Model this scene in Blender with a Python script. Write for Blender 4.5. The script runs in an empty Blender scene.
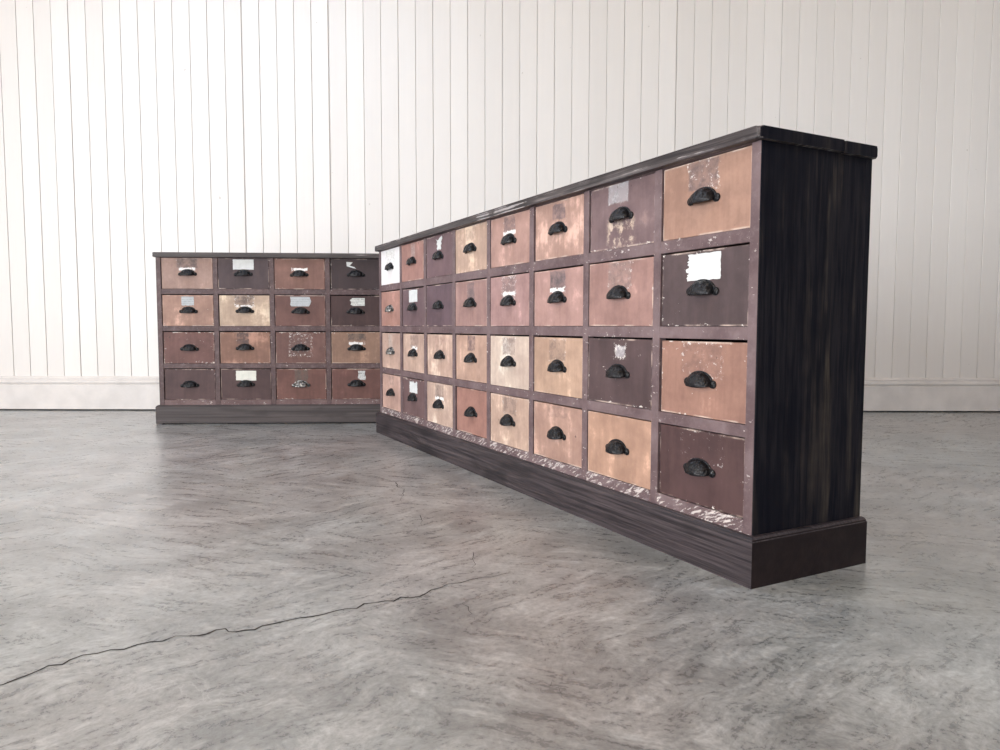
import bpy, bmesh, math, random
from mathutils import Vector, Matrix

C = bpy.context.scene.collection
S = bpy.context.scene
R = random.Random(11)
PI = math.pi

# ------------------------------------------------------------------ camera
cd = bpy.data.cameras.new('camera')
cam = bpy.data.objects.new('camera', cd)
C.objects.link(cam)
cd.sensor_width = 36.0
cd.lens = 720.25 / 1000 * 36.0
cd.clip_start = 0.02
cam.matrix_world = (Matrix.Translation((0, 0, 0.5)) @ Matrix.Rotation(PI / 2 - 0.067, 4, 'X')
                    @ Matrix.Rotation(0.0015, 4, 'Z'))
S.camera = cam

# ------------------------------------------------------------------ world, lights, exposure
S.view_settings.view_transform = 'Standard'
S.view_settings.look = 'None'
S.view_settings.gamma = 1.0
S.view_settings.use_curve_mapping = False
S.view_settings.exposure = 0.0
w = bpy.data.worlds.new('sky')
S.world = w
w.use_nodes = True
w.node_tree.nodes['Background'].inputs[0].default_value = (0.62, 0.74, 1.0, 1)
w.node_tree.nodes['Background'].inputs[1].default_value = 1.0

ROOM_L, ROOM_R, ROOM_F, ROOM_B, ROOM_H = -5.5, 6.5, -7.0, 4.255, 2.95
# openings: left wall barn doorway, front wall window behind the camera
DOORS = ((-4.9, -1.5), (1.3, 3.1))
ROOF_LIGHTS = ((-2.7, -0.7, 1.9, 3.1), (2.0, 3.6, -0.1, 1.1))     # openings in the ceiling
DOOR_Z1 = 2.4


def area(name, loc, direction, sx, sy, power, col):
    l = bpy.data.lights.new(name, 'AREA')
    l.shape = 'RECTANGLE'
    l.size, l.size_y = sx, sy
    l.energy = power
    l.color = col
    o = bpy.data.objects.new(name, l)
    o.location = loc
    o.rotation_euler = Vector(direction).to_track_quat('-Z', 'Y').to_euler()
    C.objects.link(o)
    return o


# daylight standing in the doorway on the left and in the two other windows
area('daylight_wide_doorway', (ROOM_L - 0.02, -3.2, 1.2), (1, 0, 0), 3.3, 2.3, 670, (0.94, 0.97, 1.0))
area('daylight_back_doorway', (ROOM_L - 0.02, 2.2, 1.2), (1, 0, 0), 1.7, 2.3, 28, (1.0, 0.98, 0.95))
area('daylight_front_window', (-1.6, ROOM_F - 0.02, 1.6), (0, 1, 0), 2.3, 1.9, 150, (0.86, 0.92, 1.0))
for (xa, xb, ya, yb), pw in zip(ROOF_LIGHTS, (34, 34)):
    area('daylight_roof_light', ((xa + xb) / 2, (ya + yb) / 2, ROOM_H + 0.03), (0, 0, -1), xb - xa - 0.1, yb - ya - 0.1, pw, (0.68, 0.81, 1.0))

# ------------------------------------------------------------------ mesh helpers


def add_box(bm, x0, x1, y0, y1, z0, z1, bev=0.0, seg=2, mi=0):
    t = bmesh.new()
    v = [t.verts.new(p) for p in ((x0, y0, z0), (x1, y0, z0), (x1, y1, z0), (x0, y1, z0),
                                  (x0, y0, z1), (x1, y0, z1), (x1, y1, z1), (x0, y1, z1))]
    for f in ((3, 2, 1, 0), (4, 5, 6, 7), (0, 1, 5, 4), (1, 2, 6, 5), (2, 3, 7, 6), (3, 0, 4, 7)):
        t.faces.new([v[i] for i in f])
    if bev > 0:
        bmesh.ops.bevel(t, geom=list(t.edges), offset=bev, segments=seg, profile=0.5, affect='EDGES')
    merge(bm, t, mi)


def merge(bm, t, mi=0):
    mp = {}
    for vv in t.verts:
        mp[vv] = bm.verts.new(vv.co)
    for f in t.faces:
        try:
            nf = bm.faces.new([mp[q] for q in f.verts])
            nf.material_index = mi
            nf.smooth = f.smooth
        except ValueError:
            pass
    t.free()


def obj(name, bm, mat=None, parent=None, smooth=False, loc=None):
    me = bpy.data.meshes.new(name)
    bmesh.ops.recalc_face_normals(bm, faces=list(bm.faces))
    bm.to_mesh(me)
    bm.free()
    if smooth:
        for p in me.polygons:
            p.use_smooth = True
    if mat:
        for m in (mat if isinstance(mat, (list, tuple)) else [mat]):
            me.materials.append(m)
    o = bpy.data.objects.new(name, me)
    C.objects.link(o)
    if parent:
        o.parent = parent
    if loc:
        o.location = loc
    return o


def struct(name, bm, mat, **k):
    o = obj(name, bm, mat, **k)
    o['kind'] = 'structure'
    return o


def extrude_profile_x(bm, prof, x0, x1):
    """closed profile of (y, z) swept along x"""
    a = [bm.verts.new((x0, y, z)) for y, z in prof]
    b = [bm.verts.new((x1, y, z)) for y, z in prof]
    n = len(prof)
    for i in range(n):
        bm.faces.new((a[i], a[(i + 1) % n], b[(i + 1) % n], b[i]))
    bm.faces.new(a[::-1])
    bm.faces.new(b)


# ------------------------------------------------------------------ node helpers


def srgb(r, g, b):
    def f(c):
        c /= 255.0
        return c / 12.92 if c <= 0.04045 else ((c + 0.055) / 1.055) ** 2.4
    return (f(r), f(g), f(b), 1.0)


class N:
    """tiny builder for shader node trees"""

    def __init__(self, tree):
        self.t = tree

    def node(self, kind, **props):
        n = self.t.nodes.new(kind)
        for k, v in props.items():
            setattr(n, k, v)
        return n

    def put(self, sock, val):
        if isinstance(val, bpy.types.NodeSocket):
            self.t.links.new(val, sock)
        else:
            sock.default_value = val

    def math(self, op, a, b=0.0, c=None, clamp=False):
        n = self.node('ShaderNodeMath', operation=op, use_clamp=clamp)
        self.put(n.inputs[0], a)
        self.put(n.inputs[1], b)
        if c is not None:
            self.put(n.inputs[2], c)
        return n.outputs[0]

    def vmath(self, op, a, b):
        n = self.node('ShaderNodeVectorMath', operation=op)
        self.put(n.inputs[0], a)
        self.put(n.inputs[1], b)
        return n.outputs[0]

    def mix(self, f, a, b, blend='MIX'):
        n = self.node('ShaderNodeMix', data_type='RGBA', blend_type=blend)
        self.put(n.inputs[0], f)
        self.put(n.inputs[6], a)
        self.put(n.inputs[7], b)
        return n.outputs[2]

    def noise(self, vec, scale, detail=4.0, rough=0.55, dist=0.0):
        n = self.node('ShaderNodeTexNoise')
        self.put(n.inputs['Vector'], vec)
        n.inputs['Scale'].default_value = scale
        n.inputs['Detail'].default_value = detail
        n.inputs['Roughness'].default_value = rough
        n.inputs['Distortion'].default_value = dist
        return n.outputs[0]

    def voronoi(self, vec, scale, feature='F1'):
        n = self.node('ShaderNodeTexVoronoi', feature=feature)
        self.put(n.inputs['Vector'], vec)
        n.inputs['Scale'].default_value = scale
        return n.outputs['Distance']

    def step(self, v, lo, hi, a=0.0, b=1.0):
        n = self.node('ShaderNodeMapRange', interpolation_type='SMOOTHSTEP')
        self.put(n.inputs[0], v)
        self.put(n.inputs[1], lo)
        self.put(n.inputs[2], hi)
        n.inputs[3].default_value = a
        n.inputs[4].default_value = b
        return n.outputs[0]

    def coords(self):
        return self.node('ShaderNodeTexCoord').outputs['Object']

    def scale(self, v, s):
        return self.vmath('MULTIPLY', v, s)


def material(name):
    m = bpy.data.materials.new(name)
    m.use_nodes = True
    return m, N(m.node_tree), m.node_tree.nodes['Principled BSDF']


def bump(n, bsdf, h, strength, dist=0.002):
    b = n.node('ShaderNodeBump')
    b.inputs['Strength'].default_value = strength
    b.inputs['Distance'].default_value = dist
    n.put(b.inputs['Height'], h)
    n.put(bsdf.inputs['Normal'], b.outputs[0])


# ---- wall paint
def mat_wall():
    m, n, b = material('cream_painted_boards')
    p = n.coords()
    board = n.node('ShaderNodeSeparateXYZ')
    n.put(board.inputs[0], p)
    idx = n.math('FLOOR', n.math('DIVIDE', n.math('ADD', board.outputs[0], 2.7886), 0.1))
    wn = n.node('ShaderNodeTexWhiteNoise', noise_dimensions='1D')
    n.put(wn.inputs['W'], idx)
    tone = n.step(wn.outputs[0], 0.0, 1.0)
    c = n.mix(tone, (0.785, 0.755, 0.72, 1), (0.835, 0.805, 0.77, 1))
    brush = n.noise(n.scale(p, (60, 60, 3)), 1.0, 4)
    c = n.mix(n.step(brush, 0.3, 0.8, 0.0, 0.10), c, (0.70, 0.66, 0.61, 1))
    dots = n.noise(p, 26.0, 2)
    c = n.mix(n.step(dots, 0.775, 0.80, 0.0, 0.5), c, (0.45, 0.41, 0.37, 1))
    n.put(b.inputs['Base Color'], c)
    b.inputs['Roughness'].default_value = 0.42
    bump(n, b, brush, 0.12, 0.001)
    return m


def mat_plain(name, col, rough=0.8, spec=0.3):
    m, n, b = material(name)
    p = n.coords()
    v = n.noise(p, 9.0, 5)
    c = n.mix(n.step(v, 0.3, 0.75), col, tuple(x * 0.86 for x in col[:3]) + (1,))
    n.put(b.inputs['Base Color'], c)
    b.inputs['Roughness'].default_value = rough
    b.inputs['Specular IOR Level'].default_value = spec
    return m


# ---- concrete
def mat_floor():
    m, n, b = material('power_floated_concrete')
    p = n.coords()
    wv = n.node('ShaderNodeTexNoise')
    n.put(wv.inputs['Vector'], p)
    wv.inputs['Scale'].default_value = 5.0
    wv.inputs['Detail'].default_value = 5
    pd = n.vmath('ADD', p, n.scale(wv.outputs[1], (0.10, 0.10, 0.0)))

    def turned(a, sc, det, rough):
        mp = n.node('ShaderNodeMapping')
        n.put(mp.inputs['Vector'], pd)
        mp.inputs['Rotation'].default_value = (0, 0, a)
        return n.noise(n.scale(mp.outputs[0], sc), 1.0, det, rough, 0.2)
    st1 = turned(0.35, (7, 34, 1), 8, 0.68)          # trowel streaks, two directions
    st2 = turned(-0.75, (9, 38, 1), 8, 0.68)
    sel = n.step(n.noise(p, 1.7, 3), 0.44, 0.56)
    swirl = n.math('ADD', n.math('MULTIPLY', st1, sel), n.math('MULTIPLY', st2, n.math('SUBTRACT', 1.0, sel)))
    fine = n.noise(pd, 85.0, 6, 0.72)
    big = n.noise(p, 1.3, 5, 0.6, 0.3)
    wob = n.noise(pd, 4.5, 7, 0.68, 0.3)
    c = n.mix(n.step(big, 0.36, 0.64), (0.292, 0.310, 0.308, 1), (0.304, 0.298, 0.290, 1))
    def grey(v, lo, hi, a, b):
        return n.mix(n.step(v, lo, hi), (a, a, a, 1), (b, b, b, 1))
    c = n.mix(0.65, c, grey(wob, 0.28, 0.72, 0.24, 0.76), 'OVERLAY')
    c = n.mix(0.60, c, grey(swirl, 0.26, 0.74, 0.18, 0.84), 'OVERLAY')
    c = n.mix(0.62, c, grey(fine, 0.28, 0.72, 0.26, 0.76), 'OVERLAY')
    c = n.mix(n.math('MULTIPLY', n.step(swirl, 0.56, 0.70), 0.5), c, (0.50, 0.515, 0.51, 1))
    rg = n.noise(n.scale(pd, (10, 13, 1)), 1.0, 5, 0.62, 1.4)
    ridge = n.step(n.math('ABSOLUTE', n.math('SUBTRACT', rg, 0.5)), 0.025, 0.003)
    c = n.mix(n.math('MULTIPLY', n.math('MULTIPLY', ridge, n.step(n.noise(p, 2.6, 4), 0.50, 0.62)), 0.45), c, (0.52, 0.53, 0.52, 1))
    # dark pinholes
    pin = n.noise(p, 48.0, 2)
    c = n.mix(n.step(pin, 0.77, 0.80, 0.0, 0.7), c, (0.07, 0.065, 0.06, 1))
    n.put(b.inputs['Base Color'], c)
    n.put(b.inputs['Roughness'], n.step(n.math('ADD', n.math('MULTIPLY', swirl, 0.6), n.math('MULTIPLY', fine, 0.4)), 0.3, 0.7, 0.22, 0.40))
    b.inputs['Specular IOR Level'].default_value = 0.5
    b.inputs['Coat Weight'].default_value = 0.55        # sealed and buffed
    b.inputs['Coat Roughness'].default_value = 0.36
    b.inputs['Coat IOR'].default_value = 1.6
    h = n.math('ADD', n.math('MULTIPLY', swirl, 1.0), n.math('MULTIPLY', fine, 0.35))
    bump(n, b, h, 0.10, 0.003)
    return m


def mat_crack():
    m, n, b = material('crack_shadow')
    v = n.noise(n.coords(), 30.0, 3)
    n.put(b.inputs['Base Color'], n.mix(n.step(v, 0.35, 0.7), (0.018, 0.016, 0.014, 1), (0.07, 0.065, 0.058, 1)))
    b.inputs['Roughness'].default_value = 0.9
    b.inputs['Specular IOR Level'].default_value = 0.1
    return m


# ---- timber: dark boards with grain along one axis
def mat_timber(name, dark, mid, light, axis, rough=0.5, streak=0.5, scuff=0.0, scuffcol=(0.5, 0.48, 0.46, 1), seed=0.0, gs=1.0, spec=0.35):
    m, n, b = material(name)
    p = n.vmath('ADD', n.coords(), (seed, seed * 1.7, seed * 0.6))
    st = {'x': (1.3, 70, 70), 'z': (46, 46, 2.6)}[axis]
    st = tuple(q * gs for q in st)
    wv = n.node('ShaderNodeTexNoise')
    n.put(wv.inputs['Vector'], p)
    wv.inputs['Scale'].default_value = 5.0
    pd = n.vmath('ADD', p, n.scale(wv.outputs[1], (0.006, 0.006, 0.006)))
    g = n.noise(n.scale(pd, st), 1.0, 6, 0.65)
    g2 = n.noise(n.scale(pd, tuple(q * 0.35 for q in st)), 1.0, 5, 0.6)
    blot = n.noise(p, 6.0, 4)
    c = n.mix(n.step(g, 0.35, 0.66), dark, mid)
    c = n.mix(n.math('MULTIPLY', n.step(g2, 0.50, 0.72), n.step(blot, 0.35, 0.7, 0.2, streak)), c, light)
    c = n.mix(n.step(n.noise(n.scale(p, (1, 1, 0.6) if axis == 'z' else (0.7, 1, 2.5)), 7.0, 3), 0.50, 0.68, 0.0, 0.75), c, dark)
    if scuff > 0:
        sc = n.noise(n.scale(pd, tuple(q * 0.6 for q in st)), 1.0, 8, 0.75)
        msk = n.math('MULTIPLY', n.step(sc, 0.60 - 0.12 * scuff, 0.66 - 0.1 * scuff), n.step(n.noise(p, 9.0, 3), 0.62 - 0.3 * scuff, 0.72 - 0.3 * scuff))
        c = n.mix(n.math('MULTIPLY', msk, 0.85), c, scuffcol)
    n.put(b.inputs['Base Color'], c)
    n.put(b.inputs['Roughness'], n.step(g2, 0.3, 0.7, rough - 0.08, rough + 0.1))
    b.inputs['Specular IOR Level'].default_value = spec
    bump(n, b, g, 0.35, 0.0015)
    return m


# ---- drawer paint: one shared node group, one small material for each drawer
def make_paint_group():
    g = bpy.data.node_groups.new('worn_drawer_paint', 'ShaderNodeTree')
    I = g.interface
    def inp(nm, ty, dv):
        s = I.new_socket(name=nm, in_out='INPUT', socket_type=ty)
        s.default_value = dv
    inp('Paint', 'NodeSocketColor', (0.4, 0.25, 0.2, 1))
    inp('Under', 'NodeSocketColor', (0.6, 0.5, 0.4, 1))
    inp('Seed', 'NodeSocketFloat', 0.0)
    inp('Wear', 'NodeSocketFloat', 0.3)        # how much of the undercoat shows
    inp('Chips', 'NodeSocketFloat', 0.3)       # white chips
    inp('PatchX', 'NodeSocketFloat', 0.0)
    inp('PatchZ', 'NodeSocketFloat', 0.045)
    inp('PatchW', 'NodeSocketFloat', 0.045)
    inp('PatchH', 'NodeSocketFloat', 0.028)
    inp('PatchCol', 'NodeSocketColor', (0.3, 0.3, 0.3, 1))
    inp('PatchAmt', 'NodeSocketFloat', 0.0)
    inp('PatchFleck', 'NodeSocketFloat', 0.5)
    inp('StripZ', 'NodeSocketFloat', 0.022)
    inp('StripAmt', 'NodeSocketFloat', 0.0)
    inp('HalfZ', 'NodeSocketFloat', 0.078)
    inp('BareZ', 'NodeSocketFloat', -0.04)
    inp('BareAmt', 'NodeSocketFloat', 0.0)
    I.new_socket(name='Color', in_out='OUTPUT', socket_type='NodeSocketColor')
    I.new_socket(name='Height', in_out='OUTPUT', socket_type='NodeSocketFloat')
    n = N(g)
    gi = g.nodes.new('NodeGroupInput').outputs
    go = g.nodes.new('NodeGroupOutput').inputs
    p0 = n.coords()
    sx = n.node('ShaderNodeSeparateXYZ')
    n.put(sx.inputs[0], p0)
    X, Z = sx.outputs[0], sx.outputs[2]
    cs = n.node('ShaderNodeCombineXYZ')
    n.put(cs.inputs[0], gi['Seed'])
    n.put(cs.inputs[1], n.math('MULTIPLY', gi['Seed'], 0.37))
    n.put(cs.inputs[2], n.math('MULTIPLY', gi['Seed'], 1.31))
    p = n.vmath('ADD', p0, cs.outputs[0])
    n1 = n.noise(p, 9.0, 5, 0.62)
    n2 = n.noise(n.scale(p, (55, 8, 7)), 1.0, 5, 0.6)
    n3 = n.noise(p, 38.0, 6, 0.7)
    mixv = n.math('ADD', n.math('MULTIPLY', n1, 0.55), n.math('ADD', n.math('MULTIPLY', n2, 0.25), n.math('MULTIPLY', n3, 0.20)))
    thr = n.math('SUBTRACT', 0.64, n.math('MULTIPLY', gi['Wear'], 0.27))
    c = n.mix(n.step(mixv, thr, n.math('ADD', thr, 0.12)), gi['Paint'], gi['Under'])
    # gentle tone change from cloudiness and grain
    c = n.mix(0.60, c, n.mix(n.step(mixv, 0.36, 0.62), (0.33, 0.31, 0.32, 1), (0.66, 0.66, 0.66, 1)), 'OVERLAY')
    c = n.mix(n.step(n2, 0.54, 0.74, 0.0, 0.35), c, n.mix(0.5, gi['Paint'], (0.10, 0.06, 0.05, 1)))
    # distorted copies of the coordinates
    jx = n.math('ADD', X, n.math('MULTIPLY', n.math('SUBTRACT', n3, 0.5), 0.020))
    jz = n.math('ADD', Z, n.math('MULTIPLY', n.math('SUBTRACT', n.noise(p, 44.0, 5, 0.7), 0.5), 0.020))

    def rect(cx, cz, hw, hh, soft=0.003):
        ax = n.math('SUBTRACT', hw, n.math('ABSOLUTE', n.math('SUBTRACT', jx, cx)))
        az = n.math('SUBTRACT', hh, n.math('ABSOLUTE', n.math('SUBTRACT', jz, cz)))
        return n.step(n.math('MINIMUM', ax, az), -soft, soft), n.math('MINIMUM', ax, az)
    # glue residue of an old label
    rm, rd = rect(gi['PatchX'], gi['PatchZ'], gi['PatchW'], gi['PatchH'])
    fl = n.noise(n.scale(p, (85, 20, 95)), 1.0, 9, 0.78)
    pd_ = n.mix(0.5, gi['PatchCol'], (0.045, 0.035, 0.035, 1))
    pc = n.mix(n.step(n3, 0.40, 0.60), n.mix(n.step(fl, 0.40, 0.62), pd_, gi['PatchCol']), n.mix(0.45, gi['PatchCol'], c))
    c = n.mix(n.math('MULTIPLY', rm, gi['PatchAmt']), c, pc)
    rim = n.step(n.math('ABSOLUTE', rd), 0.010, 0.001)
    flthr = n.math('SUBTRACT', 0.665, n.math('ADD', n.math('MULTIPLY', gi['PatchFleck'], 0.14), n.math('MULTIPLY', rim, 0.05)))
    fm = n.math('MULTIPLY', n.step(fl, flthr, n.math('ADD', flthr, 0.06)), n.math('MULTIPLY', n.step(rd, -0.010, -0.002), n.math('MINIMUM', n.math('MULTIPLY', gi['PatchFleck'], 2.0), 1.0)))
    c = n.mix(fm, c, (0.68, 0.64, 0.61, 1))
    # strip of white paper left above the pull
    sm, _ = rect(gi['PatchX'], gi['StripZ'], 0.040, 0.0065, 0.002)
    c = n.mix(n.math('MULTIPLY', n.math('MULTIPLY', sm, n.step(n.noise(p, 60.0, 4), 0.36, 0.46)), gi['StripAmt']), c, (0.82, 0.80, 0.78, 1))
    # bare wood worn through
    bm_, _ = rect(0.0, gi['BareZ'], 0.050, 0.030, 0.012)
    c = n.mix(n.math('MULTIPLY', n.math('MULTIPLY', bm_, n.step(n.noise(p, 36.0, 7, 0.75), 0.47, 0.60)), gi['BareAmt']), c, (0.60, 0.48, 0.38, 1))
    # chips: along the edges and scattered
    ex = n.math('SUBTRACT', 0.127, n.math('ABSOLUTE', X))
    ez = n.math('SUBTRACT', gi['HalfZ'], n.math('ABSOLUTE', Z))
    ed = n.math('MINIMUM', ex, ez)
    cn = n.noise(n.scale(p, (70, 30, 95)), 1.0, 5, 0.65)
    area_m = n.step(n.noise(p, 11.0, 3), 0.50, 0.66)
    k = n.math('ADD', cn, n.math('ADD', n.math('MULTIPLY', n.step(ed, 0.014, 0.0), 0.11), n.math('MULTIPLY', area_m, 0.045)))
    ct = n.math('SUBTRACT', 0.80, n.math('MULTIPLY', gi['Chips'], 0.17))
    c = n.mix(n.math('MULTIPLY', n.step(k, ct, n.math('ADD', ct, 0.03)), 0.9), c, (0.74, 0.69, 0.64, 1))
    # rubbed arris all the way round
    c = n.mix(n.math('MULTIPLY', n.step(ed, 0.0050, 0.001), n.step(n.noise(p, 16.0, 4), 0.46, 0.66, 0.0, 0.8)), c, (0.62, 0.49, 0.42, 1))
    # small dark knocks
    dk = n.noise(n.scale(p, (60, 30, 42)), 1.0, 2, 0.5)
    c = n.mix(n.step(dk, 0.755, 0.785, 0.0, 0.8), c, (0.07, 0.045, 0.04, 1))
    n.put(go['Color'], c)
    n.put(go['Height'], n.math('ADD', n.math('MULTIPLY', n3, 0.5), n.math('MULTIPLY', n2, 0.5)))
    return g


PAINT = make_paint_group()


def mat_drawer(name, paint, under, seed, **kw):
    m, n, b = material(name)
    g = n.node('ShaderNodeGroup')
    g.node_tree = PAINT
    g.inputs['Paint'].default_value = paint
    g.inputs['Under'].default_value = under
    g.inputs['Seed'].default_value = seed
    for k, v in kw.items():
        g.inputs[k].default_value = v
    n.put(b.inputs['Base Color'], g.outputs['Color'])
    b.inputs['Roughness'].default_value = 0.55
    b.inputs['Specular IOR Level'].default_value = 0.3
    bump(n, b, g.outputs['Height'], 0.18, 0.001)
    return m


def mat_frame(name, scuff, chipcol=(0.60, 0.55, 0.52, 1), base=None, slant=False):
    """plum-brown painted face frame with scuffs"""
    m, n, b = material(name)
    p = n.coords()
    n1 = n.noise(p, 7.0, 5, 0.6)
    n3 = n.noise(p, 42.0, 6, 0.7)
    base = base or ((0.098, 0.062, 0.066, 1), (0.170, 0.120, 0.124, 1))
    c = n.mix(n.step(n1, 0.34, 0.66), base[0], base[1])
    c = n.mix(n.step(n3, 0.44, 0.70, 0.0, 0.3), c, (0.25, 0.195, 0.20, 1))
    q = p
    if slant:
        mp = n.node('ShaderNodeMapping')
        n.put(mp.inputs['Vector'], p)
        mp.inputs['Rotation'].default_value = (0, 0.45, 0)
        q = n.scale(mp.outputs[0], (0.55, 1, 1.5))
    cn = n.noise(n.scale(q, (52, 60, 95)), 1.0, 7, 0.72, 0.6 if slant else 0.0)
    k = n.math('ADD', cn, n.math('MULTIPLY', n.step(n.noise(p, 8.0, 3), 0.46, 0.66), 0.06))
    thr = 0.70 - 0.16 * scuff
    c = n.mix(n.step(k, thr, thr + 0.04, 0.0, 0.85), c, chipcol)
    n.put(b.inputs['Base Color'], c)
    b.inputs['Roughness'].default_value = 0.5
    b.inputs['Specular IOR Level'].default_value = 0.35
    bump(n, b, n3, 0.2, 0.001)
    return m


def mat_iron(name, c0, c1, rough, metal):
    m, n, b = material(name)
    p = n.coords()
    v = n.voronoi(p, 260.0)
    w_ = n.noise(p, 120.0, 4)
    c = n.mix(n.step(w_, 0.42, 0.66), c0, c1)
    n.put(b.inputs['Base Color'], c)
    b.inputs['Roughness'].default_value = rough
    b.inputs['Metallic'].default_value = metal
    bump(n, b, n.math('ADD', v, n.math('MULTIPLY', w_, 0.4)), 0.6, 0.002)
    b.inputs['Specular IOR Level'].default_value = 0.32
    return m


def mat_paper(name, col, marks=0.0, markcol=(0.12, 0.12, 0.12, 1), mode='lines', seed=0.0, rows=190.0):
    m, n, b = material(name)
    p = n.vmath('ADD', n.coords(), (seed, 0, seed * 0.7))
    v = n.noise(p, 45.0, 4)
    c = n.mix(n.step(v, 0.3, 0.75), col, tuple(q * 0.86 for q in col[:3]) + (1,))
    if marks > 0:
        sx = n.node('ShaderNodeSeparateXYZ')
        n.put(sx.inputs[0], n.coords())
        if mode == 'lines':
            ln = n.step(n.math('SINE', n.math('MULTIPLY', sx.outputs[2], rows * 2 * PI / 3.2)), 0.15, 0.45)
            wd = n.step(n.noise(n.scale(p, (420, 1, 60)), 1.0, 2), 0.45, 0.52)
            k = n.math('MULTIPLY', ln, wd)
        else:
            k = n.step(n.math('ABSOLUTE', n.math('SUBTRACT', n.noise(p, 62.0, 1.0, 0.4, 1.2), 0.5)), 0.030, 0.012)
        c = n.mix(n.math('MULTIPLY', k, marks), c, markcol)
    n.put(b.inputs['Base Color'], c)
    b.inputs['Roughness'].default_value = 0.75
    b.inputs['Specular IOR Level'].default_value = 0.2
    return m


M_WALL = mat_wall()
M_SKIRT = mat_plain('cream_painted_skirting', (0.78, 0.745, 0.715, 1), 0.45)
M_PLASTER = mat_plain('off_white_plaster', (0.42, 0.415, 0.41, 1), 0.85)
M_CEIL = mat_plain('tan_ceiling_boards', (0.82, 0.60, 0.40, 1), 0.7)
M_DARK = mat_plain('dark_void', (0.02, 0.018, 0.016, 1), 0.95, 0.05)
M_FLOOR = mat_floor()
M_CRACK = mat_crack()
M_TOP = mat_timber('weathered_dark_top', (0.016, 0.012, 0.013, 1), (0.078, 0.064, 0.064, 1), (0.30, 0.265, 0.26, 1), 'x', 0.5, 0.9, 0.62, (0.42, 0.39, 0.39, 1), 0.4, 2.6)
M_TOPS = mat_timber('weathered_brown_top', (0.032, 0.025, 0.024, 1), (0.085, 0.069, 0.067, 1), (0.20, 0.172, 0.17, 1), 'x', 0.5, 0.6, 0.15, (0.45, 0.41, 0.40, 1), 2.4, 0.8)
M_SIDE = mat_timber('black_painted_side', (0.0030, 0.0034, 0.0080, 1), (0.0165, 0.0150, 0.0185, 1), (0.095, 0.078, 0.060, 1), 'z', 0.5, 0.9, 0.0, seed=1.1, gs=2.2, spec=0.10)
M_PLINTH = mat_timber('stained_plinth', (0.012, 0.009, 0.011, 1), (0.062, 0.048, 0.052, 1), (0.135, 0.110, 0.115, 1), 'x', 0.45, 0.6, 0.0, seed=3.0, gs=2.6)
M_PLEND = mat_timber('dark_plinth_end', (0.0105, 0.0065, 0.0075, 1), (0.019, 0.012, 0.0125, 1), (0.030, 0.020, 0.019, 1), 'x', 0.45, 0.3, 0.0, seed=6.0, gs=0.6, spec=0.2)
M_PLINTHS = mat_timber('stained_plinth_grey', (0.040, 0.031, 0.031, 1), (0.085, 0.070, 0.069, 1), (0.14, 0.120, 0.118, 1), 'x', 0.5, 0.4, 0.0, seed=5.0)
M_FRAME = mat_frame('plum_face_frame', 0.38)
M_FRAMES = mat_frame('plum_brown_face_frame', 0.30, base=((0.062, 0.034, 0.035, 1), (0.108, 0.066, 0.065, 1)))
M_RAIL = mat_frame('scuffed_bottom_rail', 0.98, (0.62, 0.56, 0.53, 1), slant=True)
M_RAILS = mat_frame('scuffed_bottom_rail_brown', 0.55, base=((0.105, 0.058, 0.058, 1), (0.165, 0.105, 0.102, 1)))
M_BOX = mat_plain('raw_drawer_wood', (0.20, 0.12, 0.08, 1), 0.8)
M_IRON = mat_iron('black_cast_iron', (0.0035, 0.0035, 0.0045, 1), (0.013, 0.013, 0.016, 1), 0.30, 0.1)
M_IRONW = mat_iron('worn_cast_iron', (0.05, 0.05, 0.05, 1), (0.48, 0.475, 0.455, 1), 0.36, 0.75)
M_PAPER = mat_paper('white_paper', (0.66, 0.68, 0.675, 1))
M_PAPERG = mat_paper('grey_paper', (0.50, 0.53, 0.55, 1), 0.35, mode='lines', rows=300)
M_PAPERC = mat_paper('cream_paper', (0.76, 0.77, 0.70, 1))
M_PAPERT = mat_paper('printed_paper', (0.72, 0.74, 0.70, 1), 0.85, mode='lines', rows=330)
M_PAPERD = mat_paper('doodled_paper', (0.60, 0.61, 0.60, 1), 0.9, mode='doodle', seed=2.0)

# ------------------------------------------------------------------ room shell


def build_wall():
    """matchboard wall: boards swept up, each with a bevelled arris and an open joint"""
    bm = bmesh.new()
    y = ROOM_B
    wide = {13: 0.0066, 18: 0.0072, 38: 0.0062, 3: 0.0034, 30: 0.0032, 35: 0.0030}
    rr = random.Random(5)
    prof = []
    for i in range(-12, 80):
        x0 = -2.7886 + 0.1 * i
        x1 = x0 + 0.1
        if x0 < ROOM_L - 0.1 or x1 > ROOM_R + 0.1:
            continue
        g0 = wide.get(i, 0.0018 + 0.0012 * rr.random()) / 2
        g1 = wide.get(i + 1, 0.0022) / 2
        d = rr.uniform(-0.0007, 0.0007)
        prof += [(x0 + g0, y + 0.010), (x0 + g0, y + 0.0022 + d), (x0 + g0 + 0.0022, y + d),
                 (x1 - g1 - 0.0012, y + d), (x1 - g1, y + 0.0012 + d), (x1 - g1, y + 0.010)]
    lo = [bm.verts.new((a, b, 0.15)) for a, b in prof]
    hi = [bm.verts.new((a, b, ROOM_H)) for a, b in prof]
    for i in range(len(prof) - 1):
        bm.faces.new((lo[i], lo[i + 1], hi[i + 1], hi[i]))
    # backing
    add_box(bm, ROOM_L - 0.12, ROOM_R + 0.12, y + 0.05, y + 0.17, 0.0, ROOM_H)
    return struct('wall_back', bm, M_WALL)


def square_up(o):
    """the back wall is not quite square to the room"""
    pv = Vector((0, ROOM_B, 0))
    o.matrix_world = Matrix.Translation(pv) @ Matrix.Rotation(-0.0058, 4, 'Z') @ Matrix.Translation(-pv)


square_up(build_wall())

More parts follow.
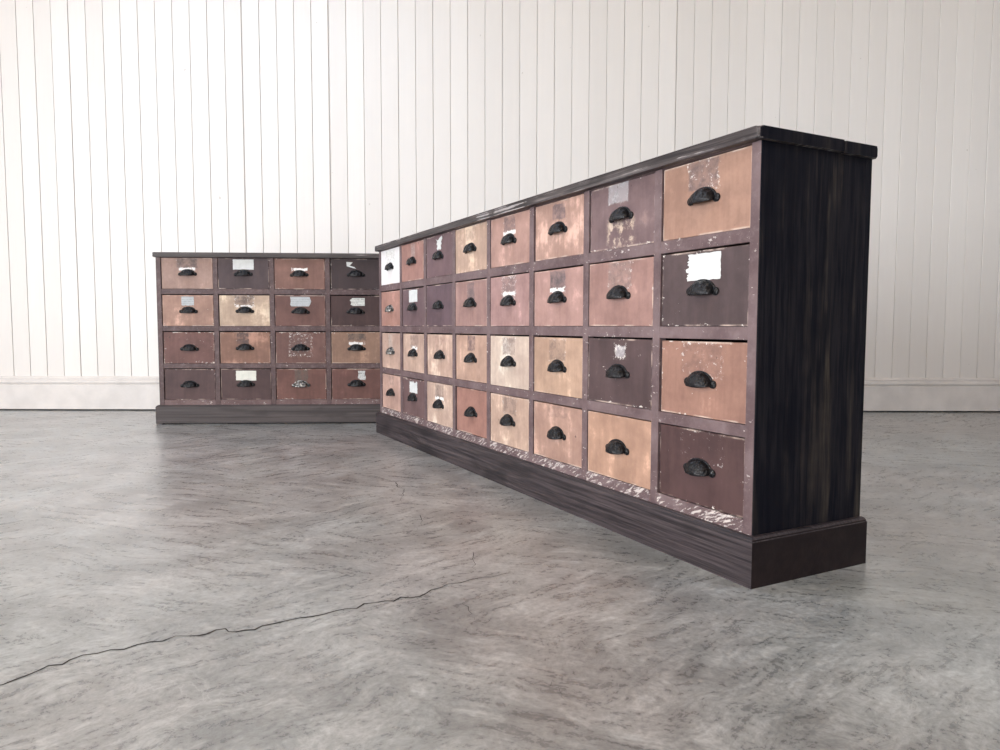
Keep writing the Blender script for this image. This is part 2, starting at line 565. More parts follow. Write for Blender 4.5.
bm = bmesh.new()
y = ROOM_B
extrude_profile_x(bm, [(y + 0.02, 0.009), (y - 0.020, 0.009), (y - 0.020, 0.152), (y - 0.0150, 0.155), (y - 0.0150, 0.158),
                       (y - 0.0210, 0.161), (y - 0.0235, 0.169), (y - 0.0205, 0.178), (y - 0.0130, 0.181), (y - 0.0130, 0.185),
                       (y - 0.0155, 0.189), (y - 0.0135, 0.196), (y - 0.0070, 0.202), (y + 0.02, 0.2025)], ROOM_L, ROOM_R)
square_up(struct('baseboard_back', bm, M_SKIRT))

bm = bmesh.new()
add_box(bm, ROOM_L - 0.4, ROOM_R + 0.12, ROOM_F - 0.4, ROOM_B + 0.17, -0.12, 0.0)
floor = struct('floor', bm, M_FLOOR)

bm = bmesh.new()
cx_ = ROOM_L - 0.12
for (xa, xb, ya, yb) in ROOF_LIGHTS:
    add_box(bm, cx_, xa, ROOM_F - 0.12, ROOM_B + 0.17, ROOM_H, ROOM_H + 0.1)
    add_box(bm, xa, xb, ROOM_F - 0.12, ya, ROOM_H, ROOM_H + 0.1)
    add_box(bm, xa, xb, yb, ROOM_B + 0.17, ROOM_H, ROOM_H + 0.1)
    cx_ = xb
add_box(bm, cx_, ROOM_R + 0.12, ROOM_F - 0.12, ROOM_B + 0.17, ROOM_H, ROOM_H + 0.1)
struct('ceiling', bm, M_CEIL)


def wall_with_holes(name, axis, at, thick, a0, a1, holes):
    """wall lying at x=at (axis 'x') or y=at (axis 'y') with openings (h0, h1, z0, z1)"""
    bm = bmesh.new()
    t0, t1 = (at, at + thick) if thick > 0 else (at + thick, at)

    def bx(p0, p1, q0, q1):
        if p1 - p0 < 1e-4 or q1 - q0 < 1e-4:
            return
        if axis == 'x':
            add_box(bm, t0, t1, p0, p1, q0, q1)
        else:
            add_box(bm, p0, p1, t0, t1, q0, q1)
    cur = a0
    for h0, h1, z0, z1 in holes:
        bx(cur, h0, 0, ROOM_H)
        bx(h0, h1, z1, ROOM_H)
        bx(h0, h1, 0, z0)
        cur = h1
    bx(cur, a1, 0, ROOM_H)
    return struct(name, bm, M_PLASTER)


wall_with_holes('wall_left', 'x', ROOM_L, -0.12, ROOM_F, ROOM_B + 0.05, [(a, b, 0.0, DOOR_Z1) for a, b in DOORS])
wall_with_holes('wall_front', 'y', ROOM_F, -0.12, ROOM_L - 0.12, ROOM_R + 0.12, [(-2.8, -0.4, 0.6, 2.6)])
wall_with_holes('wall_right', 'x', ROOM_R, 0.12, ROOM_F, ROOM_B + 0.05, [])


# cracks in the concrete: polylines (x, y) on the floor, in metres
def crack(points, w0, seed, jit=0.009):
    rr = random.Random(seed)
    pts = []
    for i in range(len(points) - 1):
        a, b = Vector(points[i] + (0,)), Vector(points[i + 1] + (0,))
        k = max(3, int((b - a).length / 0.018))
        nrm = Vector((-(b - a).y, (b - a).x, 0)).normalized()
        for j in range(k):
            t = j / k
            env = min(1, 4 * t, 4 * (1 - t))
            pts.append(a.lerp(b, t) + nrm * rr.uniform(-jit, jit) * env)
    pts.append(Vector(points[-1] + (0,)))
    bm = bmesh.new()
    prev = None
    n_ = len(pts)
    for i, q in enumerate(pts):
        d = (pts[min(i + 1, n_ - 1)] - pts[max(i - 1, 0)]).normalized()
        s = Vector((-d.y, d.x, 0))
        wd = w0 * (0.45 + 1.0 * rr.random()) * min(1.0, 0.15 + (n_ - 1 - i) / 14.0)
        a = bm.verts.new(q + s * wd / 2 + Vector((0, 0, 0.00035)))
        c = bm.verts.new(q - s * wd / 2 + Vector((0, 0, 0.00035)))
        if prev:
            bm.faces.new((prev[0], prev[1], c, a))
        prev = (a, c)
    return obj('crack', bm, M_CRACK, floor)


# ------------------------------------------------------------------ cup pull


def cup_mesh():
    """ornate cast cup pull: a quarter-ellipsoid hood, open below, cast with ribs and a rolled lip"""
    bm = bmesh.new()
    A, B, H = 0.0345, 0.0230, 0.0265
    nu, nv = 36, 14
    grid, inner = [], []
    for i in range(nu + 1):
        th = PI * i / nu                      # sweeps left -> right across the hood
        ro, ri = [], []
        for j in range(nv + 1):
            ph = (PI / 2) * j / nv            # 0 at the back plate, 90 deg at the lip
            # outline on the drawer is an arch; the lip is a flatter arc standing out and a little down
            e = 1.0
            x = A * math.cos(th) * (1.0 - 0.04 * math.sin(ph))
            s = max(0.0, math.sin(th))
            s8 = s ** 0.82
            z = H * s8 * math.cos(ph) ** 0.9 if ph < PI / 2 - 1e-6 else 0.0
            yy = -B * (s ** 0.62) * math.sin(ph)
            r = 0.0011 * math.sin(th * 11) * math.sin(ph * 2) + 0.0008 * math.sin(th * 5 + 1) * math.sin(ph * 5)
            nx = Vector((x / A ** 2, yy / B ** 2 - 1e-6, z / H ** 2 + 1e-6)).normalized()
            pt = Vector((x, yy, z)) + nx * r * s
            # the lip swings down a few millimetres in the middle
            pt.z -= 0.0045 * math.sin(ph) ** 3 * s
            ro.append(bm.verts.new(pt))
            q = Vector((x * 0.93, yy * 0.90, z * 0.92))
            q.z -= 0.0045 * math.sin(ph) ** 3 * s
            ri.append(bm.verts.new(q))
        grid.append(ro)
        inner.append(ri)
    for i in range(nu):
        for j in range(nv):
            for gg in (grid, inner):
                vs = []
                for q in (gg[i][j], gg[i + 1][j], gg[i + 1][j + 1], gg[i][j + 1]):
                    vs.append(q)
                try:
                    bm.faces.new(vs)
                except ValueError:
                    pass
        bm.faces.new((grid[i][nv], grid[i + 1][nv], inner[i + 1][nv], inner[i][nv]))
        bm.faces.new((grid[i][0], inner[i][0], inner[i + 1][0], grid[i + 1][0]))
    # flange hugging the drawer along the arch
    ring = []
    for i in range(nu + 1):
        th = PI * i / nu
        s8 = max(0.0, math.sin(th)) ** 0.82
        row = []
        for (k, yy) in ((0.90, -0.0004), (1.0, -0.0030), (1.09, -0.0026), (1.12, -0.0004)):
            row.append(bm.verts.new((A * k * math.cos(th), yy, H * k * s8)))
        ring.append(row)
    for i in range(nu):
        for j in range(3):
            bm.faces.new((ring[i][j], ring[i + 1][j], ring[i + 1][j + 1], ring[i][j + 1]))
    # screw ears with a raised boss each side
    for sgn in (-1, 1):
        cx, cz = sgn * 0.0370, 0.0042
        prev = None
        for (rad, yy) in ((0.0098, -0.0002), (0.0098, -0.0022), (0.0080, -0.0034), (0.0052, -0.0030), (0.0044, -0.0040), (0.0022, -0.0046)):
            row = [bm.verts.new((cx + rad * math.cos(2 * PI * k / 18) * 1.05, yy, cz + rad * math.sin(2 * PI * k / 18) * 0.9)) for k in range(18)]
            if prev:
                for k in range(18):
                    bm.faces.new((prev[k], prev[(k + 1) % 18], row[(k + 1) % 18], row[k]))
            prev = row
        bm.faces.new(prev)
    bmesh.ops.remove_doubles(bm, verts=list(bm.verts), dist=0.00002)
    bmesh.ops.recalc_face_normals(bm, faces=list(bm.faces))
    me = bpy.data.meshes.new('handle')
    bm.to_mesh(me)
    bm.free()
    for p in me.polygons:
        p.use_smooth = True
    me.materials.append(M_IRON)
    return me


CUP = cup_mesh()
CUPW = CUP.copy()
CUPW.materials.clear()
CUPW.materials.append(M_IRONW)

# ------------------------------------------------------------------ cabinets
ST, PITCH, DIV, DEPTH = 0.024, 0.2815, 0.024, 0.319
Z_PL, Z_BODY, Z_TOP = 0.098, 0.848, 0.871
ROWS = [(0.689, 0.846), (0.501, 0.662), (0.310, 0.475), (0.124, 0.285)]   # openings, top row first


def paper(outline, mat, parent, label, z=0.0, x=0.0, y=-0.0007):
    """thin sheet stuck on a drawer; outline in metres on the drawer face"""
    bm = bmesh.new()
    f = [bm.verts.new((a, y, b)) for a, b in outline]
    k = [bm.verts.new((a, -0.0001, b)) for a, b in outline]
    bm.faces.new(f)
    bm.faces.new(k[::-1])
    n_ = len(f)
    for i in range(n_):
        bm.faces.new((f[i], k[i], k[(i + 1) % n_], f[(i + 1) % n_]))
    o = obj('paper_label', bm, mat, parent, loc=(x, 0, z))
    o['label'] = label
    return o


def torn(x0, x1, z0, z1, seed, left=0.004, right=0.004, top=0.001, bot=0.001, k=9):
    rr = random.Random(seed)
    pts = []
    for i in range(k):
        pts.append((x0 + (x1 - x0) * i / k, z0 + rr.uniform(-bot, bot)))
    for i in range(k):
        pts.append((x1 + rr.uniform(-right, right), z0 + (z1 - z0) * i / k))
    for i in range(k):
        pts.append((x1 + (x0 - x1) * i / k, z1 + rr.uniform(-top, top)))
    kk = k if left < 0.003 else 2 * k
    for i in range(kk):
        pts.append((x0 + rr.uniform(-left, left), z1 + (z0 - z1) * i / kk))
    return pts


def build_cabinet(name, label, ncol, origin, rotz, mats, spec, seed, feet=False):
    """spec[(row, col)] -> drawer description, col counted from the cabinet's left"""
    W = ST * 2 - DIV + PITCH * ncol - (ST - DIV)
    W = ST + PITCH * ncol
    hw = W / 2
    t = bpy.data.objects.new(name, None)
    t.empty_display_size = 0.2
    t.location = origin
    t.rotation_euler = (0, 0, rotz)
    t['label'] = label
    t['category'] = 'cabinet'
    C.objects.link(t)
    rr = random.Random(seed)
    FT = 0.020                                       # face frame thickness
    # face frame: stiles, dividers and rails, each board slightly eased
    bm = bmesh.new()
    for i in range(ncol + 1):
        xc = -hw + i * PITCH
        add_box(bm, xc + (0 if i else 0.0015), xc + ST - (0.0015 if i == ncol else 0), 0.0 + (0.0006 if 0 < i < ncol else 0), FT, Z_PL - 0.01, Z_BODY, 0.0009, 1)
    for (za, zb) in ((ROWS[1][1], ROWS[0][0]), (ROWS[2][1], ROWS[1][0]), (ROWS[3][1], ROWS[2][0]), (ROWS[0][1], Z_BODY - 0.0002)):
        for i in range(ncol):
            x0 = -hw + i * PITCH + ST
            add_box(bm, x0 - 0.0004, x0 + PITCH - DIV + 0.0004, 0.0010, FT - 0.001, za, zb, 0.0008, 1)
    obj('face_frame', bm, mats['frame'], t)
    bm = bmesh.new()
    for i in range(ncol):
        x0 = -hw + i * PITCH + ST
        add_box(bm, x0 + 0.0002, x0 + PITCH - DIV - 0.0002, 0.0004, FT - 0.001, Z_PL - 0.01, ROWS[3][0], 0.0008, 1)
    o = obj('bottom_rail', bm, mats['rail'], t)
    o['label'] = 'bottom rail rubbed through to pale wood in long scuffs'
    # sides, back, inner boards
    for sgn in (-1, 1):
        bm = bmesh.new()
        x0, x1 = sorted((sgn * hw, sgn * (hw - 0.020)))
        add_box(bm, x0, x1, 0.0008, DEPTH - 0.008, 0.03, Z_BODY, 0.0008, 1)
        if sgn > 0:      # two upright boards show a faint joint
            add_box(bm, hw - 0.0005, hw + 0.0006, DEPTH - 0.020, DEPTH - 0.009, Z_PL + 0.01, Z_BODY - 0.002, 0.0003, 1)
        obj('side_panel', bm, mats['side'], t)
    bm = bmesh.new()
    add_box(bm, -hw + 0.001, hw - 0.001, DEPTH - 0.008, DEPTH, 0.03, Z_BODY, 0.001, 1)
    obj('back_panel', bm, mats['side'], t)
    # plinth: mitred skirting round three sides with a moulded top edge
    pr = 0.0155
    bot = 0.006 if feet else 0.0
    prof = [(0.0, bot), (-pr, bot), (-pr, Z_PL - 0.0085), (-pr + 0.0020, Z_PL - 0.0070), (-pr + 0.0030, Z_PL - 0.0045),
            (-pr + 0.0075, Z_PL - 0.0008), (-0.0030, Z_PL), (0.0, Z_PL)]
    bm = bmesh.new()
    corners = [((-hw, DEPTH + 0.001), (-1, 0)), ((-hw, 0), (-1, -1)), ((hw, 0), (1, -1)), ((hw, DEPTH + 0.001), (1, 0))]
    rings = []
    for (cx, cy), (dx, dy) in corners:
        row = []
        for off, z in prof:
            o_ = -off
            yy = cy + dy * o_
            row.append(bm.verts.new((cx + dx * o_, yy, z)))
        rings.append(row)
    for a, b in zip(rings, rings[1:]):
        for j in range(len(prof)):
            k = (j + 1) % len(prof)
            bm.faces.new((a[j], a[k], b[k], b[j]))
    bm.faces.new(rings[0])
    bm.faces.new(rings[-1][::-1])
    bmesh.ops.recalc_face_normals(bm, faces=list(bm.faces))
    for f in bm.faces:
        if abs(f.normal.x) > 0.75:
            f.material_index = 1  # end faces are coloured darker than the plinth front
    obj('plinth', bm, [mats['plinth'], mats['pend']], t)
    if feet:
        for sgn in (-1, 1):
            for (ya, yb) in ((-pr + 0.001, 0.02), (DEPTH - 0.04, DEPTH)):
                bm = bmesh.new()
                x0, x1 = sorted((sgn * (hw + pr - 0.001), sgn * (hw - 0.016)))
                add_box(bm, x0, x1, ya, yb, 0.0, 0.0065, 0.0008, 1)
                obj('foot', bm, mats['plinth'], t)
    # top: broad front board and a narrow rear board, worn round at the nosing
    ov, ovs = 0.0180, 0.0105
    bm = bmesh.new()
    split = DEPTH * 0.68
    def board(x0, x1, y0, y1, z0, z1, rf, rb, e):
        tb = bmesh.new()
        pts = []
        def arc(cx, cy, r, a0):
            for k in range(6):
                a = a0 + (PI / 2) * k / 5
                pts.append((cx + r * math.cos(a), cy + r * math.sin(a)))
        arc(x0 + rf, y0 + rf, rf, PI)
        arc(x1 - rf, y0 + rf, rf, 1.5 * PI)
        arc(x1 - rb, y1 - rb, rb, 0)
        arc(x0 + rb, y1 - rb, rb, 0.5 * PI)
        lo = [tb.verts.new((a, b, z0)) for a, b in pts]
        hi = [tb.verts.new((a, b, z1)) for a, b in pts]
        m_ = len(pts)
        tb.faces.new(lo[::-1])
        tb.faces.new(hi)
        for i in range(m_):
            tb.faces.new((lo[i], lo[(i + 1) % m_], hi[(i + 1) % m_], hi[i]))
        ed = [q for q in tb.edges if abs(q.verts[0].co.z - q.verts[1].co.z) < 1e-6]
        bmesh.ops.bevel(tb, geom=ed, offset=e, segments=3, profile=0.5, affect='EDGES')
        merge(bm, tb)
    board(-hw - ovs, hw + ovs, -ov, split, Z_BODY, Z_TOP, 0.010, 0.0012, 0.0050)
    board(-hw - ovs, hw + ovs + 0.0008, split + 0.0014, DEPTH + 0.002, Z_BODY - 0.0020, Z_TOP - 0.0014, 0.0025, 0.006, 0.0045)
    bm.normal_update()
    bmesh.ops.recalc_face_normals(bm, faces=list(bm.faces))
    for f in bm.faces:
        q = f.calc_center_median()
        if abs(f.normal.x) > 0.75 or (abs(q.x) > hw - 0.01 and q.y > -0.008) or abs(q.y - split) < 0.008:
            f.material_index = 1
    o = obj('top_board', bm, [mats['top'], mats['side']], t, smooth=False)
    # drawers
    for (r, c), s in sorted(spec.items()):
        z0, z1 = ROWS[r]
        x0 = -hw + c * PITCH + ST
        x1 = x0 + PITCH - DIV
        top_gap = s.get('gap', (0.0014, 0.0042, 0.0048, 0.0030)[r] + rr.uniform(-0.0008, 0.0008))
        lg, rg = 0.0026 + rr.uniform(0, 0.0024), 0.0012 + rr.uniform(0, 0.0008)
        dw = (x1 - x0 - lg - rg) / 2
        dh = (z1 - z0 - top_gap - 0.0008) / 2
        cx, cz = (x0 + lg + x1 - rg) / 2, z0 + 0.0008 + dh
        fy = 0.0030 + rr.uniform(-0.0022, 0.0028) + s.get('push', 0.0)
        bm = bmesh.new()
        add_box(bm, -dw, dw, 0.0, 0.019, -dh, dh, 0.0012, 2)
        add_box(bm, -dw + 0.006, dw - 0.006, 0.0195, DEPTH - 0.045, -dh + 0.003, dh - 0.02, 0.0, 1, 1)
        kw = dict(s.get('p', {}))
        kw['HalfZ'] = dh
        m = mat_drawer('painted_drawer_front', s['col'], s['under'], seed + r * 7.31 + c * 3.17, **kw)
        d = obj('drawer', bm, [m, M_BOX], t, loc=(cx, fy, cz))
        d.rotation_euler = (rr.uniform(-0.002, 0.002), rr.uniform(-0.0035, 0.0035), rr.uniform(-0.002, 0.002))
        d['label'] = s['label']
        h = bpy.data.objects.new('handle', CUPW if s.get('worn') else CUP)
        C.objects.link(h)
        h.parent = d
        h.location = (s.get('hx', 0.0) + rr.uniform(-0.003, 0.003), -0.0002, -0.012 + s.get('hz', 0.0) + 0.0025 + rr.uniform(-0.002, 0.002))
        h.rotation_euler = (0, rr.uniform(-0.03, 0.03), 0)
        h['label'] = 'worn silvery iron cup handle' if s.get('worn') else 'black cast iron cup handle'
        for (outline, pm, lab) in s.get('paper', ()):
            paper(outline, pm, d, lab)
    return t


K = 0.60      # paint colours are given as they look in full light


def D(rgb, label, under=None, patch=None, fleck=0.0, strip=0.0, wear=0.3, chips=0.3, bare=0.0, **k):
    """patch = (x, z, half width, half height, (r, g, b), amount)"""
    def paint(c):
        lin = srgb(*c)
        g = 0.3 * lin[0] + 0.6 * lin[1] + 0.1 * lin[2]
        k = K * (g / 0.127) ** 0.13
        return tuple(min(0.9, (q * 0.76 + g * 0.24) * k * t_) for q, t_ in zip(lin[:3], (1.0, 0.985, 1.01))) + (1,)
    col = paint(rgb)
    un = paint(under or tuple(min(255, int(q * 1.16 + 10)) for q in rgb))
    p = {'Wear': wear, 'Chips': chips, 'StripAmt': strip, 'BareAmt': bare, 'PatchFleck': fleck, 'PatchAmt': 0.0}
    if patch:
        p.update(PatchX=patch[0], PatchZ=patch[1], PatchW=patch[2], PatchH=patch[3], PatchCol=paint(patch[4]), PatchAmt=patch[5])
    s = dict(col=col, under=un, p=p, label=label + ' drawer')
    s.update(k)
    return s


GREY = (140, 126, 126)
MAUVE = (126, 106, 114)
# long cabinet, columns counted from its near (right) end: 0 nearest
LONG = {
    (0, 0): D((186, 140, 112), 'tan', patch=(-0.005, 0.046, 0.043, 0.029, (158, 130, 124), 0.9), fleck=0.55, wear=0.25, chips=0.05),
    (0, 1): D((138, 110, 110), 'dusty mauve', (170, 138, 130), patch=(-0.012, 0.055, 0.040, 0.024, (204, 202, 204), 0.9), fleck=0.25, bare=0.9, chips=0.45),
    (0, 2): D((198, 154, 132), 'pinkish tan', patch=(0.0, 0.048, 0.032, 0.020, (136, 116, 122), 0.85), fleck=0.12, chips=0.2, wear=0.5),
    (0, 3): D((196, 150, 132), 'pinkish tan', patch=(0.0, 0.050, 0.036, 0.024, (160, 132, 128), 0.8), fleck=0.3, strip=0.9, chips=0.2),
    (0, 4): D((212, 176, 146), 'pale cream tan', wear=0.55, chips=0.25, patch=(0, 0.05, 0.04, 0.02, (196, 160, 138), 0.5), fleck=0.1),
    (0, 5): D((140, 108, 112), 'dusty mauve', chips=0.35, wear=0.2),
    (0, 6): D((190, 136, 120), 'salmon', chips=0.2, patch=(0.01, 0.045, 0.024, 0.026, (214, 192, 182), 0.6), fleck=0.2),
    (0, 7): D((255, 254, 252), 'white painted', (240, 232, 226), chips=0.1, wear=0.1),
    (1, 0): D((104, 84, 84), 'dark plum grey', (128, 108, 106), chips=0.5, wear=0.2),
    (1, 1): D((182, 136, 122), 'dusty salmon', patch=(0.0, 0.042, 0.045, 0.032, (176, 148, 138), 0.7), fleck=0.45, chips=0.25),
    (1, 2): D((194, 148, 134), 'pink', patch=(0.0, 0.046, 0.040, 0.028, (128, 116, 120), 0.9), fleck=0.2, strip=1.0, chips=0.15),
    (1, 3): D((188, 144, 136), 'mauve pink', patch=(0.0, 0.044, 0.044, 0.032, (170, 144, 140), 0.7), fleck=0.75, strip=0.8, chips=0.15),
    (1, 4): D((190, 146, 134), 'dusty pink', patch=(0.002, 0.040, 0.028, 0.030, (152, 130, 130), 0.85), fleck=0.2, chips=0.12),
    (1, 5): D((124, 98, 106), 'dark mauve', (146, 122, 126), chips=0.15, wear=0.2),
    (1, 6): D((132, 104, 108), 'dark mauve', (150, 124, 126), chips=0.15),
    (1, 7): D((202, 146, 126), 'salmon', chips=0.15, wear=0.3, worn=True),
    (2, 0): D((178, 128, 104), 'terracotta tan', patch=(0.0, 0.042, 0.058, 0.032, (168, 124, 108), 0.5), fleck=0.5, chips=0.55),
    (2, 1): D((104, 80, 80), 'dark plum brown', (126, 104, 102), patch=(0.006, 0.050, 0.017, 0.013, (225, 220, 222), 0.9), fleck=0.8, chips=0.5, wear=0.2),
    (2, 2): D((206, 166, 132), 'honey tan', patch=(0.0, 0.045, 0.042, 0.028, (172, 142, 124), 0.7), fleck=0.4, chips=0.15),
    (2, 3): D((224, 200, 176), 'pale cream', patch=(0.0, 0.048, 0.040, 0.026, (168, 140, 132), 0.75), fleck=0.5, chips=0.2, wear=0.4),
    (2, 4): D((208, 166, 138), 'tan', patch=(0.0, 0.052, 0.030, 0.026, (150, 118, 116), 0.9), fleck=0.1, chips=0.1),
    (2, 5): D((218, 180, 154), 'cream pink', patch=(0.0, 0.045, 0.045, 0.03, (206, 160, 140), 0.6), fleck=0.25, chips=0.2, wear=0.5),
    (2, 6): D((216, 180, 154), 'cream pink', patch=(0.004, 0.045, 0.044, 0.028, (180, 148, 134), 0.7), fleck=0.3, strip=1.0, chips=0.1),
    (2, 7): D((214, 176, 152), 'cream pink', patch=(-0.01, 0.03, 0.026, 0.045, (222, 208, 192), 0.7), fleck=0.3, chips=0.2, worn=True),
    (3, 0): D((102, 70, 68), 'dark red brown', (116, 84, 82), chips=0.42, wear=0.15, patch=(0.005, 0.045, 0.060, 0.030, (104, 72, 70), 0.2), fleck=0.35),
    (3, 1): D((204, 156, 122), 'plain tan', chips=0.06, wear=0.4),
    (3, 2): D((196, 152, 128), 'pinkish tan', chips=0.1, wear=0.45, patch=(0.0, 0.06, 0.05, 0.016, (178, 138, 122), 0.5)),
    (3, 3): D((214, 178, 150), 'pale cream tan', patch=(0.004, 0.048, 0.044, 0.026, (168, 140, 126), 0.7), fleck=0.35, chips=0.15, wear=0.5),
    (3, 4): D((188, 132, 112), 'terracotta', chips=0.15),
    (3, 5): D((220, 186, 160), 'cream pink', patch=(0.0, 0.048, 0.040, 0.026, (176, 152, 138), 0.8), fleck=0.35, strip=1.0, chips=0.15, wear=0.5),
    (3, 6): D((134, 102, 100), 'dusty plum', (156, 126, 122), chips=0.5),
    (3, 7): D((214, 170, 148), 'pink cream', chips=0.15, patch=(0.0, 0.055, 0.03, 0.02, (188, 154, 140), 0.5), fleck=0.1),
}
LONG[(1, 0)]['paper'] = [(torn(-0.046, 0.050, 0.017, 0.072, 3, 0.006, 0.0012, 0.0008, 0.0010), M_PAPER, 'torn white paper label')]
LONG[(1, 6)]['paper'] = [(torn(-0.048, 0.048, 0.022, 0.072, 4, 0.001, 0.001, 0.0008, 0.0008), M_PAPER, 'white paper label')]
LONG[(3, 6)]['paper'] = [(torn(-0.044, 0.046, 0.020, 0.066, 8, 0.003, 0.003, 0.0055, 0.0012), M_PAPER, 'torn white paper label')]
LONG[(0, 5)]['paper'] = [([(-0.030, 0.066), (-0.020, 0.060), (-0.006, 0.058), (0.008, 0.066), (0.030, 0.072), (0.034, 0.062), (0.022, 0.050),
                           (0.028, 0.044), (0.018, 0.036), (0.024, 0.026), (0.012, 0.020), (0.004, 0.026), (-0.010, 0.021),
                           (-0.020, 0.028), (-0.012, 0.038), (-0.022, 0.046), (-0.014, 0.053)], M_PAPER, 'ragged white paper scrap')]
LONG[(0, 7)]['paper'] = [(torn(-0.062, 0.062, 0.016, 0.070, 9, 0.002, 0.002, 0.001, 0.001),
                          mat_paper('scribbled_paper', (0.80, 0.795, 0.785, 1), 0.75, (0.36, 0.34, 0.33, 1), 'doodle', 7.0), 'white paper label with grey scribble')]

SMALL = {
    (0, 0): D((192, 154, 134), 'pinkish tan', patch=(0.0, 0.052, 0.050, 0.024, (134, 116, 112), 0.85), fleck=0.4, strip=1.0, chips=0.2, wear=0.4),
    (0, 1): D((98, 78, 80), 'dark plum', (114, 94, 94), chips=0.2, wear=0.1),
    (0, 2): D((158, 110, 92), 'terracotta brown', chips=0.2, strip=1.0, patch=(0.0, 0.055, 0.046, 0.02, (150, 106, 92), 0.5)),
    (0, 3): D((80, 60, 62), 'very dark plum', (94, 74, 74), chips=0.3, wear=0.1),
    (1, 0): D((194, 148, 122), 'warm tan', patch=(0.0, 0.035, 0.030, 0.036, (202, 164, 142), 0.7), fleck=0.3, chips=0.35, wear=0.4),
    (1, 1): D((214, 184, 150), 'cream tan', patch=(0.0, 0.050, 0.048, 0.026, (136, 112, 104), 0.85), fleck=0.65, strip=0.9, chips=0.25, wear=0.5),
    (1, 2): D((138, 92, 80), 'red brown', chips=0.2, wear=0.15),
    (1, 3): D((92, 62, 60), 'dark red brown', chips=0.2, wear=0.1),
    (2, 0): D((140, 94, 84), 'red brown', chips=0.7, wear=0.25),
    (2, 1): D((166, 118, 92), 'tan brown', patch=(-0.012, 0.048, 0.030, 0.028, (116, 92, 88), 0.9), fleck=0.2, chips=0.45, wear=0.5),
    (2, 2): D((140, 96, 84), 'red brown', patch=(0.0, 0.015, 0.055, 0.055, (146, 112, 104), 0.6), fleck=0.7, chips=0.5),
    (2, 3): D((174, 132, 102), 'tan', patch=(0.004, 0.055, 0.046, 0.018, (120, 104, 94), 0.9), fleck=0.3, strip=1.0, chips=0.3, wear=0.4),
    (3, 0): D((110, 80, 78), 'plum brown', chips=0.35, wear=0.15),
    (3, 1): D((104, 74, 72), 'plum brown', chips=0.25, wear=0.15),
    (3, 2): D((140, 90, 76), 'red brown', patch=(0.0, 0.045, 0.034, 0.030, (128, 112, 98), 0.85), fleck=0.2, chips=0.35, worn=True),
    (3, 3): D((134, 86, 74), 'red brown', chips=0.35),
}
SMALL[(0, 1)]['paper'] = [(torn(-0.052, 0.052, 0.020, 0.071, 21, 0.0008, 0.0008, 0.0006, 0.0012), M_PAPER, 'white paper label')]
SMALL[(0, 3)]['paper'] = [([(-0.046, 0.062), (-0.014, 0.060), (-0.022, 0.050), (-0.030, 0.044), (-0.006, 0.036), (0.004, 0.028),
                            (-0.010, 0.030), (-0.044, 0.040)], M_PAPER, 'torn scrap of white paper')]
SMALL[(1, 0)]['paper'] = [(torn(-0.032, 0.030, 0.026, 0.070, 22, 0.001, 0.001, 0.0006, 0.002), M_PAPERG, 'small grey paper label')]
SMALL[(1, 2)]['paper'] = [([(-0.050, 0.030), (-0.044, 0.022), (0.044, 0.022), (0.050, 0.032), (0.056, 0.048), (0.048, 0.070), (-0.050, 0.071), (-0.047, 0.050)],
                           M_PAPERG, 'grey white paper tag with clipped corners')]
SMALL[(1, 3)]['paper'] = [([(-0.026, 0.032), (-0.014, 0.026), (0.046, 0.027), (0.046, 0.066), (-0.018, 0.066), (-0.030, 0.054), (-0.022, 0.044)],
                           M_PAPERT, 'torn white label with printed lines')]
SMALL[(3, 1)]['paper'] = [(torn(-0.050, 0.052, 0.019, 0.069, 23, 0.001, 0.001, 0.0006, 0.0012), M_PAPERC, 'cream paper label')]
SMALL[(3, 3)]['paper'] = [([(0.006, 0.032), (0.018, 0.022), (0.044, 0.020), (0.048, 0.034), (0.042, 0.052), (0.046, 0.068), (0.008, 0.068), (0.010, 0.050)],
                           M_PAPERD, 'small grey tag with dark doodles')]

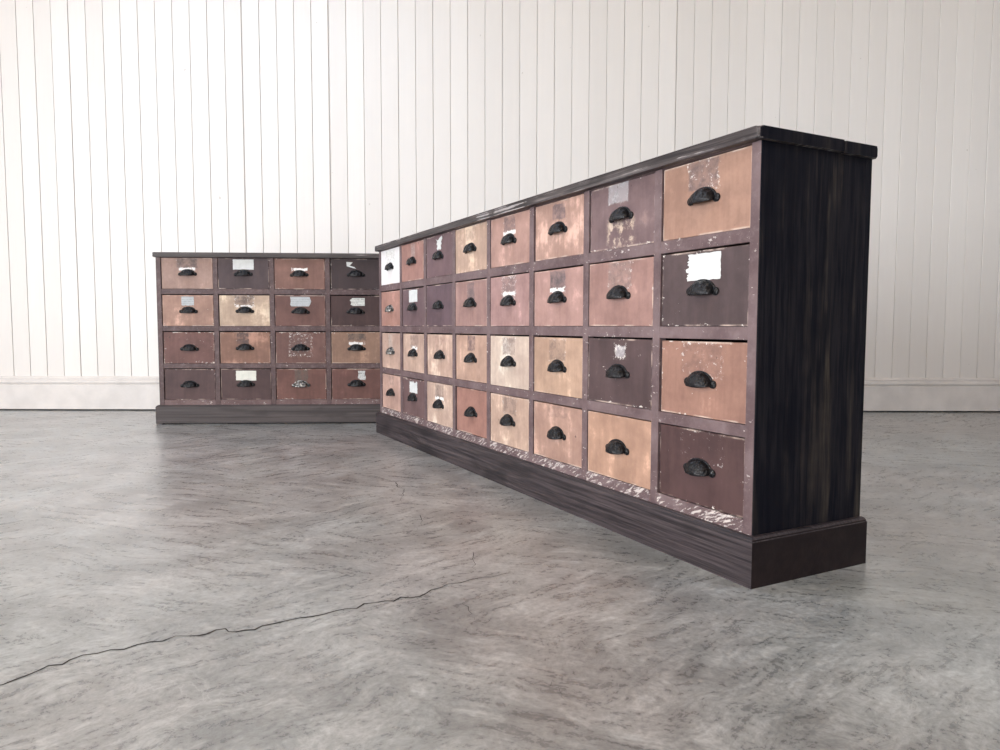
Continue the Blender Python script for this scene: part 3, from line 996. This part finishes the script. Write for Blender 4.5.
yaw = 0.4805
Wl = ST + PITCH * 8
ax = Vector((-math.sin(yaw), math.cos(yaw), 0))
o_long = Vector((0.48645, 1.3659, 0)) + ax * (Wl / 2)
build_cabinet('drawer_cabinet', 'long bank of drawers in the foreground with a black end panel and peeling pink fronts', 8,
              o_long, yaw - PI / 2,
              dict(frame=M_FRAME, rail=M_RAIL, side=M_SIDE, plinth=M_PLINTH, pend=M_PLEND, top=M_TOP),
              {(r, 7 - c): s for (r, c), s in LONG.items()}, 1.0)
Ws = ST + PITCH * 4
sy = 0.0526
o_small = Vector((-1.7386, 3.6627, 0)) + Vector((math.cos(sy), math.sin(sy), 0)) * (Ws / 2)
build_cabinet('drawer_cabinet', 'smaller brown bank of drawers standing at the back against the white boarded wall', 4,
              o_small, sy,
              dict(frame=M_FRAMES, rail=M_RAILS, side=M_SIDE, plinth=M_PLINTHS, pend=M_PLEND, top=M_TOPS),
              SMALL, 90.0, feet=True)

# ------------------------------------------------------------------ floor cracks
crack([(-0.7248, 0.9545), (-0.6944, 0.9739), (-0.6694, 1.018), (-0.6446, 1.0496), (-0.6027, 1.0832), (-0.5547, 1.1117), (-0.5041, 1.1341), (-0.4679, 1.1574), (-0.4321, 1.1497), (-0.3973, 1.1735), (-0.343, 1.2069), (-0.2743, 1.2467), (-0.2093, 1.2843), (-0.1655, 1.299), (-0.1144, 1.3502), (-0.0587, 1.3942), (0.0006, 1.4232), (0.0476, 1.4412)], 0.0034, 1)
crack([(-0.4679, 1.1574), (-0.4781, 1.1418), (-0.4831, 1.1304)], 0.002, 2, 0.002)
crack([(-0.4321, 1.1497), (-0.4187, 1.1307)], 0.002, 12, 0.002)
crack([(-0.0594, 1.5716), (-0.0548, 1.5034), (-0.0488, 1.4529)], 0.0026, 3)
crack([(-0.3347, 2.293), (-0.2902, 2.1526), (-0.2793, 2.028)], 0.0024, 4)
crack([(-0.2122, 1.886), (-0.2014, 1.7445)], 0.002, 5)
crack([(-0.068, 1.2706), (-0.0482, 1.2253), (-0.0438, 1.1995)], 0.002, 6)
crack([(0.074, 0.9847), (0.083, 0.9569), (0.0879, 0.9357)], 0.0018, 7)
